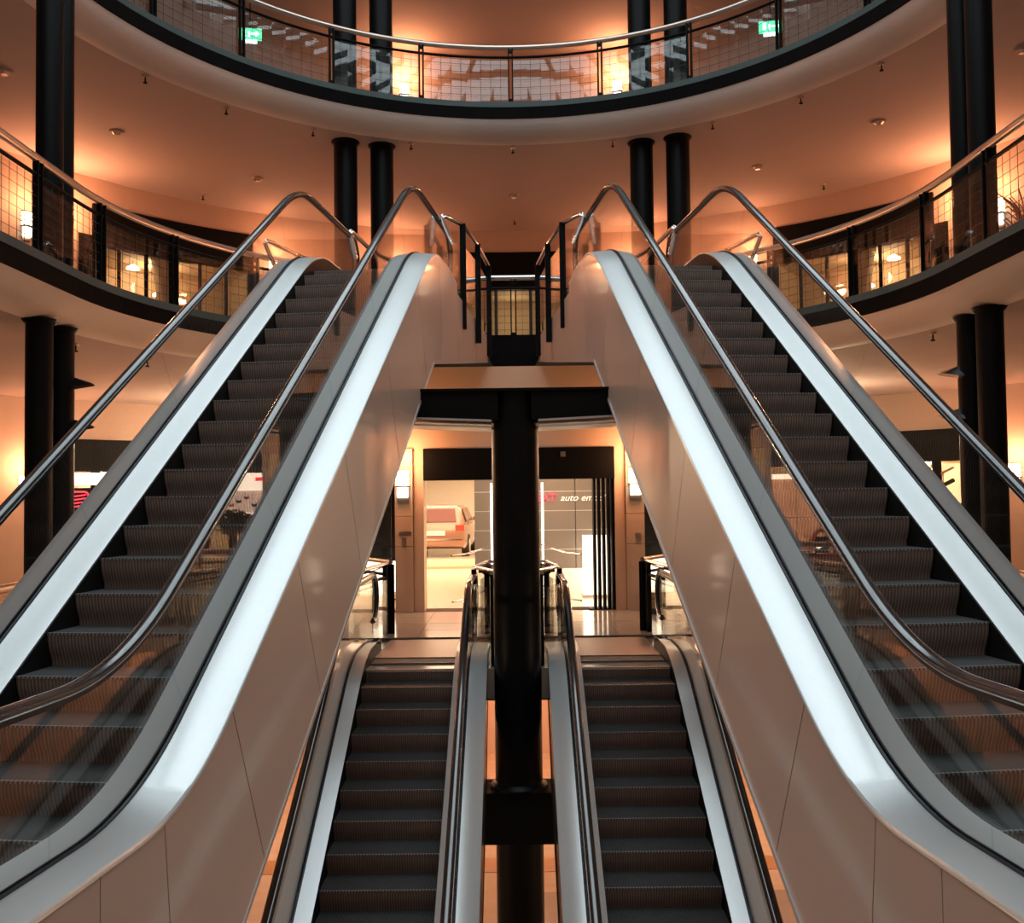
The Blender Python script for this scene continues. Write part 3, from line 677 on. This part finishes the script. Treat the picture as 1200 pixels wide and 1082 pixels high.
# ---------------------------------------------------------------- centre shop on the middle floor
SY = 17.0
def wallbox(x0, x1, z0, z1, m='pilaster', y=SY, d=0.35): return struct('wall_back', MB().box((x0, y, z0), (x1, y+d, z1)), m)
wallbox(-1.66, 1.78, 2.93, C1)                   # lintel
wallbox(-3.5, -1.66, 2.93, C1); wallbox(1.78, 3.5, 2.93, C1)
for s, x0, x1, nm in ((-1, -2.17, -1.66, 'left'), (1, 1.78, 2.30, 'right')):
    t = thing('pilaster', 'orange-lit stone pilaster at the %s side of the car shop entrance' % nm, 'pilaster', ((x0+x1)/2, SY, 0))
    hw = (x1-x0)/2; inner = -s
    xs = sorted((-s*hw*0.25, s*hw))
    obj('front_slab', MB().box((xs[0], -0.08, 0), (xs[1], 0.3, 1.18)), 'pilaster', t)
    obj('front_slab', MB().box((xs[0], -0.08, 1.188), (xs[1], 0.3, 1.72)), 'pilaster', t)
    obj('front_slab', MB().box((xs[0], -0.08, 1.728), (xs[1], 0.3, 2.93)), 'pilaster', t)
    xs = sorted((-s*hw, -s*(hw*0.25+0.008)))
    obj('reveal', MB().box((xs[0], 0.0, 0), (xs[1], 0.5, 2.93)), 'pilaster', t)
    sconce('sconce on the %s pilaster of the car shop' % nm, (((-2.02) if s < 0 else 2.14), SY-0.09, 2.27), 0, 75, s=0.95)
tag(obj('notice_plate', MB().box((-0.11, -0.012, 0.12), (0.11, 0, 0.17)).box((-0.06, -0.02, -0.06), (0.02, 0, 0.06)), 'bronze', loc=(-1.99, SY-0.081, 1.28)), 'small plate with a dark square below the left sconce of the car shop', 'plate')
tag(obj('wall_switch', MB().box((-0.05, -0.03, -0.05), (0.05, 0, 0.05)).box((-0.02, -0.04, -0.02), (0.02, -0.03, 0.02)), 'bronze', loc=(2.18, SY-0.081, 1.32)), 'small round-buttoned switch box below the right sconce of the car shop', 'switch')
t = thing('shop_fascia', 'black fascia band above the car shop entrance', 'fascia', (0.06, SY, 2.36))
obj('board', MB().box((-1.72, -0.05, 0), (1.72, 0.3, 0.57)), 'black', t)
tag(obj('fascia_emblem', MB().box((-0.045, -0.02, -0.04), (0.045, 0, 0.05)), 'bronze', loc=(0.86, SY-0.05, 2.80)), 'tiny emblem plate on the black fascia right of the central column', 'emblem')
# interior room
struct('floor', MB().box((-3.55, SY+0.36, -0.08), (3.5, 34, 0.02)), 'shop_floor')
struct('ceiling', MB().box((-3.55, SY+0.36, 2.95), (3.5, 34, 3.05)), 'shop_white')
struct('wall_back', MB().box((-3.55, 33.6, 0.02), (3.5, 33.8, 2.95)), 'shop_white')
struct('wall_left', MB().box((-3.7, SY+0.36, -0.05), (-3.55, 34, C1)), 'shop_white')
struct('wall_right', MB().box((3.5, SY+0.36, -0.05), (3.65, 34, C1)), 'shop_white')
area('showroom_light', (-1.6, 26, 2.9), 3.6, 11, 560, (1, 0.72, 0.48)); area('showroom_front_light', (0.4, 18.3, 2.9), 3, 1.2, 90, (1, 0.72, 0.48))
t = thing('display_platform', 'low cream platform under the parked car inside the shop', 'platform', (-2.6, 29.8, 0.02))
obj('top', MB().box((-0.93, -3.2, 0.0), (2.4, 3.4, 0.26)), 'shop_floor', t); obj('kick', MB().box((-0.93, -3.24, 0.0), (2.3, -3.2, 0.06)), 'shop_tan', t)
# panelled partition behind the column
pw = thing('partition_wall', 'grey panelled partition with horizontal joints carrying the red and white lettering', 'partition', (0.4, 19.6, 0.02))
for k in range(5):
    z0, z1 = 0.53+k*0.4, 0.53+k*0.4+0.385
    xa = -1.02
    while xa < 2.2:
        xb = min(2.2, xa+1.05); obj('panel', MB().box((xa-0.24, 0, z0), (xb-0.255, 0.06, z1)), 'shop_grey', pw); xa = xb
    obj('joint_strip', MB().box((-1.26, 0.0, z1), (1.95, 0.05, z1+0.015)), 'edge', pw)
obj('plinth', MB().box((-1.26, -0.04, 0), (1.95, 0.1, 0.53)), 'shop_white', pw)
obj('backing', MB().box((-1.26, 0.062, 0.42), (1.95, 0.1, 2.9)), 'shop_grey', pw)
def text(name, body, size, m, loc, parent, shear=0, ext=0.012, font_scale=(1, 1), off=0.0):
    cu = bpy.data.curves.new(name, 'FONT'); cu.body = body; cu.size = size; cu.extrude = ext; cu.shear = shear; cu.offset = off
    o = bpy.data.objects.new(name+'_tmp', cu); COL.objects.link(o); bpy.context.view_layer.update()
    me = bpy.data.meshes.new_from_object(o.evaluated_get(bpy.context.evaluated_depsgraph_get())); bpy.data.objects.remove(o)
    me.materials.clear(); me.materials.append(MT[m])
    q = bpy.data.objects.new(name, me); COL.objects.link(q); q.location = loc; q.rotation_euler = (pi/2, 0, 0); q.scale = (font_scale[0], font_scale[1], 1); q.parent = parent
    return q
text('red_letters', 'SEAT', 0.21, 'neon_red', (-0.155, -0.03, 1.925), pw, off=0.002, font_scale=(1.28, 1))
text('white_letters', 'auto emoción', 0.20, 'script_white', (0.52, -0.03, 1.925), pw, shear=0.3, ext=0.006, off=-0.002, font_scale=(1.02, 0.95))
for x, nm in ((-0.49, 'left'), (0.535, 'right')):
    tag(obj('light_strip', MB().box((-0.02, -0.02, 0), (0.02, 0.02, 2.3)), 'lamp_white', loc=(x, 19.0, 0.021)), 'vertical glowing light strip just %s of the central column in the shop' % nm, 'light')
t = thing('display_stand', 'bright white upright display stand right of the lettering in the shop', 'stand', (1.62, 18.9, 0.02))
obj('body', MB().box((-0.27, 0, 0), (0.35, 0.4, 1.22)), 'lightbox', t); obj('base', MB().box((-0.3, -0.03, 0), (0.38, 0.43, 0.05)), 'edge', t)
t = thing('folding_door', 'stack of folded black glass door leaves at the right of the shop entrance', 'door', (1.6, SY+0.05, 0))
for k in range(4): obj('door_leaf', MB().box((-0.2+k*0.085, 0, 0.02), (-0.155+k*0.085, 0.3, 2.36)), 'black', t)
obj('door_jamb', MB().box((0.13, 0.0, 0), (0.18, 0.3, 2.36)), 'black', t)
obj('floor_track', MB().box((-0.3, -0.02, 0.0), (0.18, 0.32, 0.02)), 'black', t)
t = thing('track_spots', 'row of small ceiling spotlights above the lettering in the shop', 'spotlight', (0.8, 19.0, 2.95))
obj('track', MB().box((-0.7, -0.03, -0.05), (0.7, 0.03, 0)), 'chrome', t)
for k, (x, r) in enumerate(((-0.45, 0.05), (-0.12, 0.13), (0.1, 0.08), (0.42, 0.05))):
    obj('spot_head', MB().lathe((x, 0, -0.40), [(r*0.7, 0), (r, 0.05), (r, 0.2), (r*0.4, 0.3)], 12), 'lamp', t, smooth=True)
    obj('stem', MB().box((x-0.01, -0.01, -0.12), (x+0.01, 0.01, -0.05)), 'chrome', t)
# flanking bays of the centre shop
for s, nm in ((-1, 'left'), (1, 'right')):
    t = thing('side_bay', 'dark shop window bay beyond the %s pilaster with a white display counter below' % nm, 'shop window', (s*2.88, SY+0.25, 0))
    obj('window_back', MB().box((-0.6, 0.9, 0.0), (0.6, 1.0, 2.93)), 'black', t)
    obj('glass_pane', MB().box((-0.6, 0, 0.8), (0.6, 0.012, 2.93)), 'glass_shop', t)
    obj('counter', MB().box((-0.6, 0.1, 0.30), (0.6, 0.6, 0.86)), 'lightbox', t)  # white counter, its brightness put in as a glow of its own
    obj('counter_base', MB().box((-0.6, 0.05, 0.0), (0.6, 0.6, 0.13)), 'shop_tan', t); obj('counter_rail', MB().box((-0.6, 0.05, 0.17), (0.6, 0.6, 0.27)), 'shop_tan', t)

# ---------------------------------------------------------------- car
car = thing('car', 'estate car seen from behind on the platform in the lit showroom', 'car', (-2.36, 27.4, 0.28), R_(-2.5))
# body loft along Y (rear at y=0), section half width & heights
def sec_body(y, hw, zb_, zt_, r=0.12):
    return [(-hw+r*0.5, y, zb_), (-hw, y, zb_+r), (-hw, y, (zb_+zt_)/2), (-hw+0.02, y, zt_-r), (-hw+r, y, zt_), (hw-r, y, zt_), (hw-0.02, y, zt_-r), (hw, y, (zb_+zt_)/2), (hw, y, zb_+r), (hw-r*0.5, y, zb_)]
obj('body', MB().loft([sec_body(0.0, 0.80, 0.42, 0.86), sec_body(0.05, 0.86, 0.32, 0.95), sec_body(0.3, 0.90, 0.24, 0.98), sec_body(3.0, 0.90, 0.22, 0.98), sec_body(3.8, 0.88, 0.24, 0.86), sec_body(4.25, 0.82, 0.28, 0.72), sec_body(4.4, 0.7, 0.35, 0.6)]), 'car_paint', car, smooth=True)
def sec_cab(y, hb, ht, z0, z1): return [(-hb, y, z0), (-ht-0.03, y, z1-0.08), (-ht+0.06, y, z1), (ht-0.06, y, z1), (ht+0.03, y, z1-0.08), (hb, y, z0)]
obj('cabin', MB().loft([sec_cab(0.12, 0.84, 0.72, 0.93, 0.97), sec_cab(0.38, 0.85, 0.66, 0.95, 1.46), sec_cab(0.8, 0.86, 0.66, 0.96, 1.53), sec_cab(2.3, 0.86, 0.66, 0.96, 1.50), sec_cab(3.2, 0.84, 0.7, 0.93, 0.97)]), 'car_paint', car, smooth=True)
obj('rear_window', MB().prism([(-0.62, 0.13, 1.02), (0.62, 0.13, 1.02), (0.56, 0.335, 1.40), (-0.56, 0.335, 1.40)], (0, -0.02, 0.01)), 'car_glass', car)
for s in (-1, 1):
    obj('side_window', MB().prism([(s*0.872, 0.62, 1.02), (s*0.872, 1.5, 1.02), (s*0.735, 1.5, 1.42), (s*0.735, 0.72, 1.42)], (s*0.012, 0, 0.004)), 'car_glass', car)
    obj('side_window', MB().prism([(s*0.872, 1.58, 1.02), (s*0.872, 2.7, 1.02), (s*0.735, 2.2, 1.42), (s*0.735, 1.58, 1.42)], (s*0.012, 0, 0.004)), 'car_glass', car)
    obj('tail_lamp', MB().box((s*0.60, -0.01, 0.78), (s*0.86, 0.1, 0.94)), 'tail_red', car)
    for y in (0.85, 3.5):
        wh = obj('wheel', MB().add(*(lambda n=24: ([(s*(0.93 if k else 0.72), y+0.32*cos(2*pi*i/n), 0.32+0.32*sin(2*pi*i/n)) for k in (0, 1) for i in range(n)],
             [tuple(range(n-1, -1, -1)), tuple(range(n, 2*n))]+[(i, (i+1) % n, n+(i+1) % n, n+i) for i in range(n)]))()), 'tyre', car)
        obj('rim', MB().add(*(lambda n=20: ([(s*(0.945 if k else 0.925), y+0.21*cos(2*pi*i/n), 0.32+0.21*sin(2*pi*i/n)) for k in (0, 1) for i in range(n)],
             [tuple(range(n-1, -1, -1)), tuple(range(n, 2*n))]+[(i, (i+1) % n, n+(i+1) % n, n+i) for i in range(n)]))()), 'chrome', wh)
    obj('door_mirror', MB().box((s*0.88, 2.55, 1.0), (s*1.05, 2.65, 1.12)), 'car_paint', car)
obj('bumper', MB().box((-0.86, -0.07, 0.38), (0.86, 0.2, 0.58)), 'car_paint', car); obj('bumper_strip', MB().box((-0.8, -0.085, 0.50), (0.8, -0.07, 0.54)), 'chrome', car)
obj('number_plate', MB().box((-0.30, -0.03, 0.64), (0.30, -0.0, 0.77)), 'plate', car)
obj('exhaust', MB().box((-0.6, -0.02, 0.26), (-0.45, 0.3, 0.33)), 'chrome', car)

# ---------------------------------------------------------------- side shops: neon, tree, kiosk
def face(o, pos):   # rotate object so local -Y looks to the eye from its arc position
    o.rotation_euler.z = -atan2(pos[0], pos[1]-K1)
a = -48.2
p = onarc(R1-0.14, K1, a, 2.0)
t = thing('neon_sign', 'red neon sign of a rounded frame with slanted bars in the left shop window', 'neon sign', p, -R_(a))
def rr_path(hw, hh, r, n=6):
    out = []
    for cx, cz, a0 in ((hw-r, hh-r, 0), (-hw+r, hh-r, 90), (-hw+r, -hh+r, 180), (hw-r, -hh+r, 270)):
        out += [(cx+r*cos(R_(a0+90*i/n)), 0, cz+r*sin(R_(a0+90*i/n))) for i in range(n+1)]
    return out
obj('backboard', MB().box((-0.5, 0.03, -0.36), (0.5, 0.06, 0.36)), 'black', t)
obj('neon_frame', MB().tube(rr_path(0.42, 0.27, 0.1), 0.022, 6, closed=True), 'neon_red', t)
for k in range(4): obj('neon_bar', MB().tube([(-0.36, 0, -0.14+k*0.08), (0.36, 0, -0.04+k*0.08)], 0.016, 6), 'neon_red', t)
p = onarc(R1-0.2, K1, -46.5, 2.55); t = thing('light_box_sign', 'bright white light box above the red neon sign', 'sign', p, -R_(-46.5)); obj('box', MB().box((-0.9, 0, -0.12), (1.3, 0.08, 0.16)), 'lightbox', t)
p = onarc(R1-0.2, K1, 34.5, 2.52); t = thing('light_box_sign', 'white light box with a small red mark, mirrored in the glass of the left escalator', 'sign', p, -R_(34.5)); obj('box', MB().box((-0.74, 0, -0.24), (1.6, 0.1, 0.24)), 'lightbox', t); obj('red_mark', MB().box((-0.7, -0.015, 0.02), (-0.45, 0, 0.12)), 'neon_red', t)
p = onarc(R1-0.16, K1, 34.5, 1.98); t = thing('decorated_panel', 'pale panel with added glow and cut-out butterflies, mirrored in the glass of the left escalator', 'panel', p, -R_(34.5)); obj('board', MB().box((-0.74, 0, -0.3), (1.6, 0.05, 0.3)), 'glow_panel', t); obj('light_ledge', MB().box((-0.74, -0.03, -0.36), (1.6, 0.05, -0.3)), 'lightbox', t)
for k in range(5):
    cx, cz = -0.42+k*0.2, 0.1*((k*2 % 3)-1)
    m = MB()
    for sg in (-1, 1): m.prism([(cx, -0.02, cz-0.04), (cx+sg*0.06, -0.02, cz-0.03), (cx+sg*0.08, -0.02, cz+0.06), (cx, -0.02, cz+0.02)], (0, 0.012, 0))
    obj('butterfly', m, 'poster_red' if k % 2 else 'black', t)
point('added_panel_light', (6.9, 20.6, 3.3), 200, WARM2, 0.1); point('added_panel_light', (-6.6, 21.9, 3.2), 420, WARM2, 0.1)  # added lamps without fittings, brighten the panels and trees seen mirrored
def bush(name, label, loc, rad, h, cat='tree', n=420, seed=1, leafm='leaf', petals=0):
    rd = random.Random(seed); t = thing(name, label, cat, loc)
    obj('pot', MB().lathe((0, 0, 0), [(rad*0.35, 0), (rad*0.45, 0.3*h/1.6)], 16), 'black', t)
    obj('trunk', MB().tube([(0, 0, 0.2), (0.03, 0, h*0.4), (-0.02, 0.02, h*0.7)], 0.03, 6), 'wood', t)
    m = MB()
    for _ in range(n):
        v = Vector((rd.gauss(0, 1), rd.gauss(0, 1), rd.gauss(0, 1))).normalized()*rad*(rd.random()**0.4); c = Vector((v.x, v.y, h*0.72+v.z*0.62))
        d = Vector((rd.gauss(0, 1), rd.gauss(0, 1), rd.gauss(0, 0.6))).normalized(); e = d.cross(Vector((rd.random(), rd.random(), 1))).normalized(); L = 0.05+0.05*rd.random()
        m.add([c-d*L, c+e*L*0.4, c+d*L, c-e*L*0.4], [(0, 1, 2, 3)])
    o = obj('foliage', m, leafm, t); o['kind'] = 'stuff'
    for k in range(petals):
        v = Vector((rd.gauss(0, 1), -abs(rd.gauss(0, 1)), rd.gauss(0, 1))).normalized()*rad*0.95
        obj('blossom', MB().lathe((v.x, v.y, h*0.72+v.z*0.62), [(0.01, 0), (0.06, 0.03), (0.02, 0.06)], 6), 'petal', t)
    return t
bush('potted_tree', 'taller dark potted tree before the butterfly panel, mirrored in the left escalator glass', (6.1, 20.6, 0), 0.48, 2.1, n=900, petals=5)
bush('potted_tree', 'lower dark potted tree with pink blossoms, mirrored in the left escalator glass', (6.85, 19.9, 0), 0.5, 1.5, n=900, seed=3, petals=9)
for k, a in enumerate((20, 24)):
    pass
t = thing('potted_plant', 'dried flower arrangement in a pale tall vase on the upper floor at the right edge', 'plant', (8.9, 16.2, Z2))
obj('vase', MB().lathe((0, 0, 0), [(0.16, 0), (0.2, 0.7), (0.17, 1.25), (0.14, 1.3)], 16), 'shop_white', t, smooth=True)
m = MB(); rd = random.Random(5)
for _ in range(60):
    an = rd.random()*2*pi; rr_ = 0.1+0.35*rd.random(); zz = 1.6+0.7*rd.random(); m.tube([(0, 0, 1.25), (rr_*0.5*cos(an), rr_*0.5*sin(an), zz-0.2), (rr_*cos(an), rr_*sin(an), zz)], 0.012, 4)
o = obj('stems', m, 'petal', t); o['kind'] = 'stuff'
# right kiosk seen through glass
p = onarc(R1-0.2, K1, -34.5, 2.48); t = thing('light_box_sign', 'cream light box above the pink panels, mirrored in the right escalator glass', 'sign', p, -R_(-34.5)); obj('box', MB().box((-1.6, 0, -0.07), (0.76, 0.1, 0.07)), 'lightbox', t)
p = onarc(R1-0.16, K1, -34.5, 1.4); t = thing('pink_panels', 'row of pinkish wall panels under the cream light box, mirrored in the right escalator glass', 'panel', p, -R_(-34.5))
for k in range(4): obj('panel', MB().box((-2.44+k*0.8, 0, -1.36), (-1.66+k*0.8, 0.05, 1.0)), 'pink_panel', t)
t = thing('kiosk_counter', 'brown kiosk counter with glass top, mirrored in the right escalator glass', 'counter', (-6.75, 20.4, 0), R_(18))
obj('body', MB().box((-1.3, -0.35, 0), (1.3, 0.35, 0.55)), 'wood', t); obj('worktop', MB().box((-1.36, -0.4, 0.55), (1.36, 0.4, 0.62)), 'petal', t); obj('glass_top', MB().box((-1.3, -0.36, 0.62), (1.3, -0.34, 0.85)), 'glass_shop', t)
t = thing('table_lamp', 'arched orange lamp with a white bulb standing on the kiosk counter', 'lamp', (-6.55, 20.4, 0.62), R_(18))
obj('arch', MB().tube([(-0.28+0.28*(1-cos(R_(an))) , 0, 0.55*sin(R_(an))) for an in range(0, 181, 15)], 0.05, 8), 'petal', t, smooth=True); obj('bulb', MB().lathe((0.1, -0.1, 0.12), [(0.01, 0), (0.07, 0.05), (0.07, 0.1), (0.01, 0.14)], 12), 'lamp_white', t, smooth=True); obj('shade', MB().box((-0.14, 0.02, 0.02), (0.16, 0.06, 0.4)), 'black', t)
# stair rail glimpse at right
t = thing('stair_rail', 'sloping metal stair rail in the yellow-lit shop behind the right columns', 'railing', (9.4, 22.2, 0), R_(0))
obj('handrail', MB().tube([(-0.9, 0, 1.75), (0.9, 0, 2.6)], 0.03, 8), 'bronze', t); obj('stringer', MB().tube([(-0.9, 0.0, 1.45), (0.9, 0, 2.3)], 0.05, 8), 'black', t)
for k in range(4): obj('baluster', MB().tube([(-0.7+k*0.45, 0, 1.5+k*0.21), (-0.7+k*0.45, 0, 1.84+k*0.21)], 0.012, 6), 'black', t)
# storefront lamps on L2, plus added pillars imitating a glowing reflection
for s, nm in ((-1, 'left'), (1, 'right')):
    for k, (aa, zz) in enumerate(((47.5, 7.55), (44.5, 7.0), (52, 7.9))):
        p = onarc(WR+0.7, WC, s*aa, zz)
        t = thing('pendant_lamp', '%s pendant lamp in the %s upper-floor shop window' % (('middle', 'lowest', 'highest')[k], nm), 'lamp', p)
        obj('shade', MB().lathe((0, 0, 0), [(0.16, 0), (0.14, 0.05), (0.03, 0.12)], 14), 'lamp_white', t, smooth=True); obj('cord', MB().box((-0.006, -0.006, 0.12), (0.006, 0.006, Z2+2.72-zz)), 'black', t)
    p = onarc(WR+0.35, WC, s*44.8, Z2)
    t = thing('reflection_pillar', 'added round pillar imitating a glowing reflection in the %s upper-floor shop window' % nm, 'pillar', p)
    obj('shaft', MB().lathe((0, 0, 0), [(0.16, 0.5), (0.16, 2.0), (0.26, 2.7)], 20), 'shop_white', t, smooth=True); obj('base', MB().lathe((0, 0, 0), [(0.24, 0), (0.24, 0.5)], 20), 'black', t)
    point('pillar_fill', onarc(WR-0.1, WC, s*44.8, Z2+1.2), 6, WARM, 0.05)  # added lamp without a fitting, warms the pillar

# ---------------------------------------------------------------- exit signs and small uplights on L3
for s, nm in ((-1, 'left'), (1, 'right')):
    t = thing('exit_sign', 'green lit exit sign behind the %s part of the top-floor railing' % nm, 'sign', (s*5.5, 19.6, 11.78), R_(-s*8))
    obj('box', MB().box((-0.24, 0, 0), (0.24, 0.06, 0.24)), 'exit_green', t); obj('lamp_strip', MB().box((-0.14, -0.01, -0.07), (0.14, 0.05, -0.01)), 'exit_white', t)
    m = MB().box((-0.16, -0.012, 0.05), (-0.09, 0, 0.2)).box((-0.04, -0.012, 0.05), (0.0, 0, 0.17)).box((0.02, -0.012, 0.1), (0.14, 0, 0.14)).prism([(0.12, -0.012, 0.06), (0.2, -0.012, 0.12), (0.12, -0.012, 0.18)], (0, 0.012, 0))
    obj('pictogram', m, 'exit_white', t); obj('rod', MB().box((-0.01, 0.02, 0.24), (0.01, 0.04, C3-11.78)), 'black', t)
    t = thing('floor_uplight', 'small white floor light at the glass foot of the top-floor railing, %s side' % nm, 'light', (s*5.05, 16.55, Z3))
    obj('bezel', MB().lathe((0, 0, 0), [(0.09, 0), (0.07, 0.03)], 14), 'chrome', t); obj('lens', MB().lathe((0, 0, 0.03), [(0.065, 0), (0.05, 0.05), (0.01, 0.07)], 14), 'lamp_white', t)

# ---------------------------------------------------------------- sprinklers and smoke detectors
def first(mb_name): pass
spk = MB().lathe((0, 0, -0.03), [(0.045, 0.0), (0.05, 0.03)], 12).mesh('escutcheon', 'bronze'); spr = MB().lathe((0, 0, -0.12), [(0.012, 0.03), (0.012, 0.09)], 8).mesh('stem', 'black'); spd = MB().lathe((0, 0, -0.125), [(0.035, 0), (0.035, 0.012), (0.012, 0.03)], 10).mesh('deflector', 'black')
def sprinkler(x, y, z, label, group):
    t = thing('sprinkler_head', label, 'sprinkler', (x, y, z), 0, group)
    obj('escutcheon', spk, None, t); obj('stem', spr, None, t); obj('deflector', spd, None, t)
ords = ['first', 'second', 'third', 'fourth', 'fifth', 'sixth', 'seventh', 'eighth', 'ninth', 'tenth', 'eleventh']
for k, (x, y) in enumerate([(-6.2, 14.01), (-6.03, 15.63), (-5.23, 17.07), (-3.87, 18.17), (-2.04, 18.95), (0.03, 19.22), (2.06, 18.96), (3.89, 18.06), (5.21, 16.88), (5.99, 15.5), (6.18, 13.84)]):
    n_ = Vector((x, y-CL3)).normalized()*max(Vector((x, y-CL3)).length, RL3+0.75)
    sprinkler(n_.x, n_.y+CL3, C2, '%s sprinkler head from the left in the curved row behind the pale ceiling edge' % ords[k], 'curved row of sprinklers')
for k, (x, y) in enumerate([(-7.3, 22.02), (0.06, 24.4), (7.3, 21.87)]):
    sprinkler(x, y, C2, '%s sprinkler head near the orange back wall of the upper floor' % ('left', 'central', 'right')[k], 'sprinklers by the back wall')
for k, (x, y) in enumerate([(-6.4, 11.4), (-6.5, 13.9), (-6.1, 15.6), (6.4, 11.2), (6.2, 13.9)]):
    sprinkler(x, y, C1, ['sprinkler head above the left columns of the middle floor', 'sprinkler head right of the left columns under the middle-floor ceiling', 'middle-floor ceiling sprinkler close to the left escalator glass', 'sprinkler head above the right columns of the middle floor', 'sprinkler head left of the right columns under the middle-floor ceiling'][k], 'middle-floor sprinklers')
for k, (x, y) in enumerate([(-7.69, 18.12), (-5.71, 20.93), (0.04, 22.39), (5.43, 20.59), (7.15, 18.13), (-8.44, 15.46), (8.37, 15.2)]):
    t = thing('smoke_detector', ['smoke detector on the left ceiling by the big glow', 'smoke detector above the left escalator handrail', 'smoke detector in the centre of the upper ceiling', 'smoke detector above the right escalator handrail', 'smoke detector on the right ceiling by the big glow', 'smoke detector at the far left ceiling edge', 'smoke detector at the far right ceiling edge'][k], 'smoke detector', (x, y, C2), 0, 'smoke detectors')
    obj('base', MB().lathe((0, 0, -0.03), [(0.13, 0), (0.14, 0.03)], 20), 'plaster', t); obj('sensor', MB().lathe((0, 0, -0.07), [(0.05, 0), (0.09, 0.04)], 16), 'bronze', t)
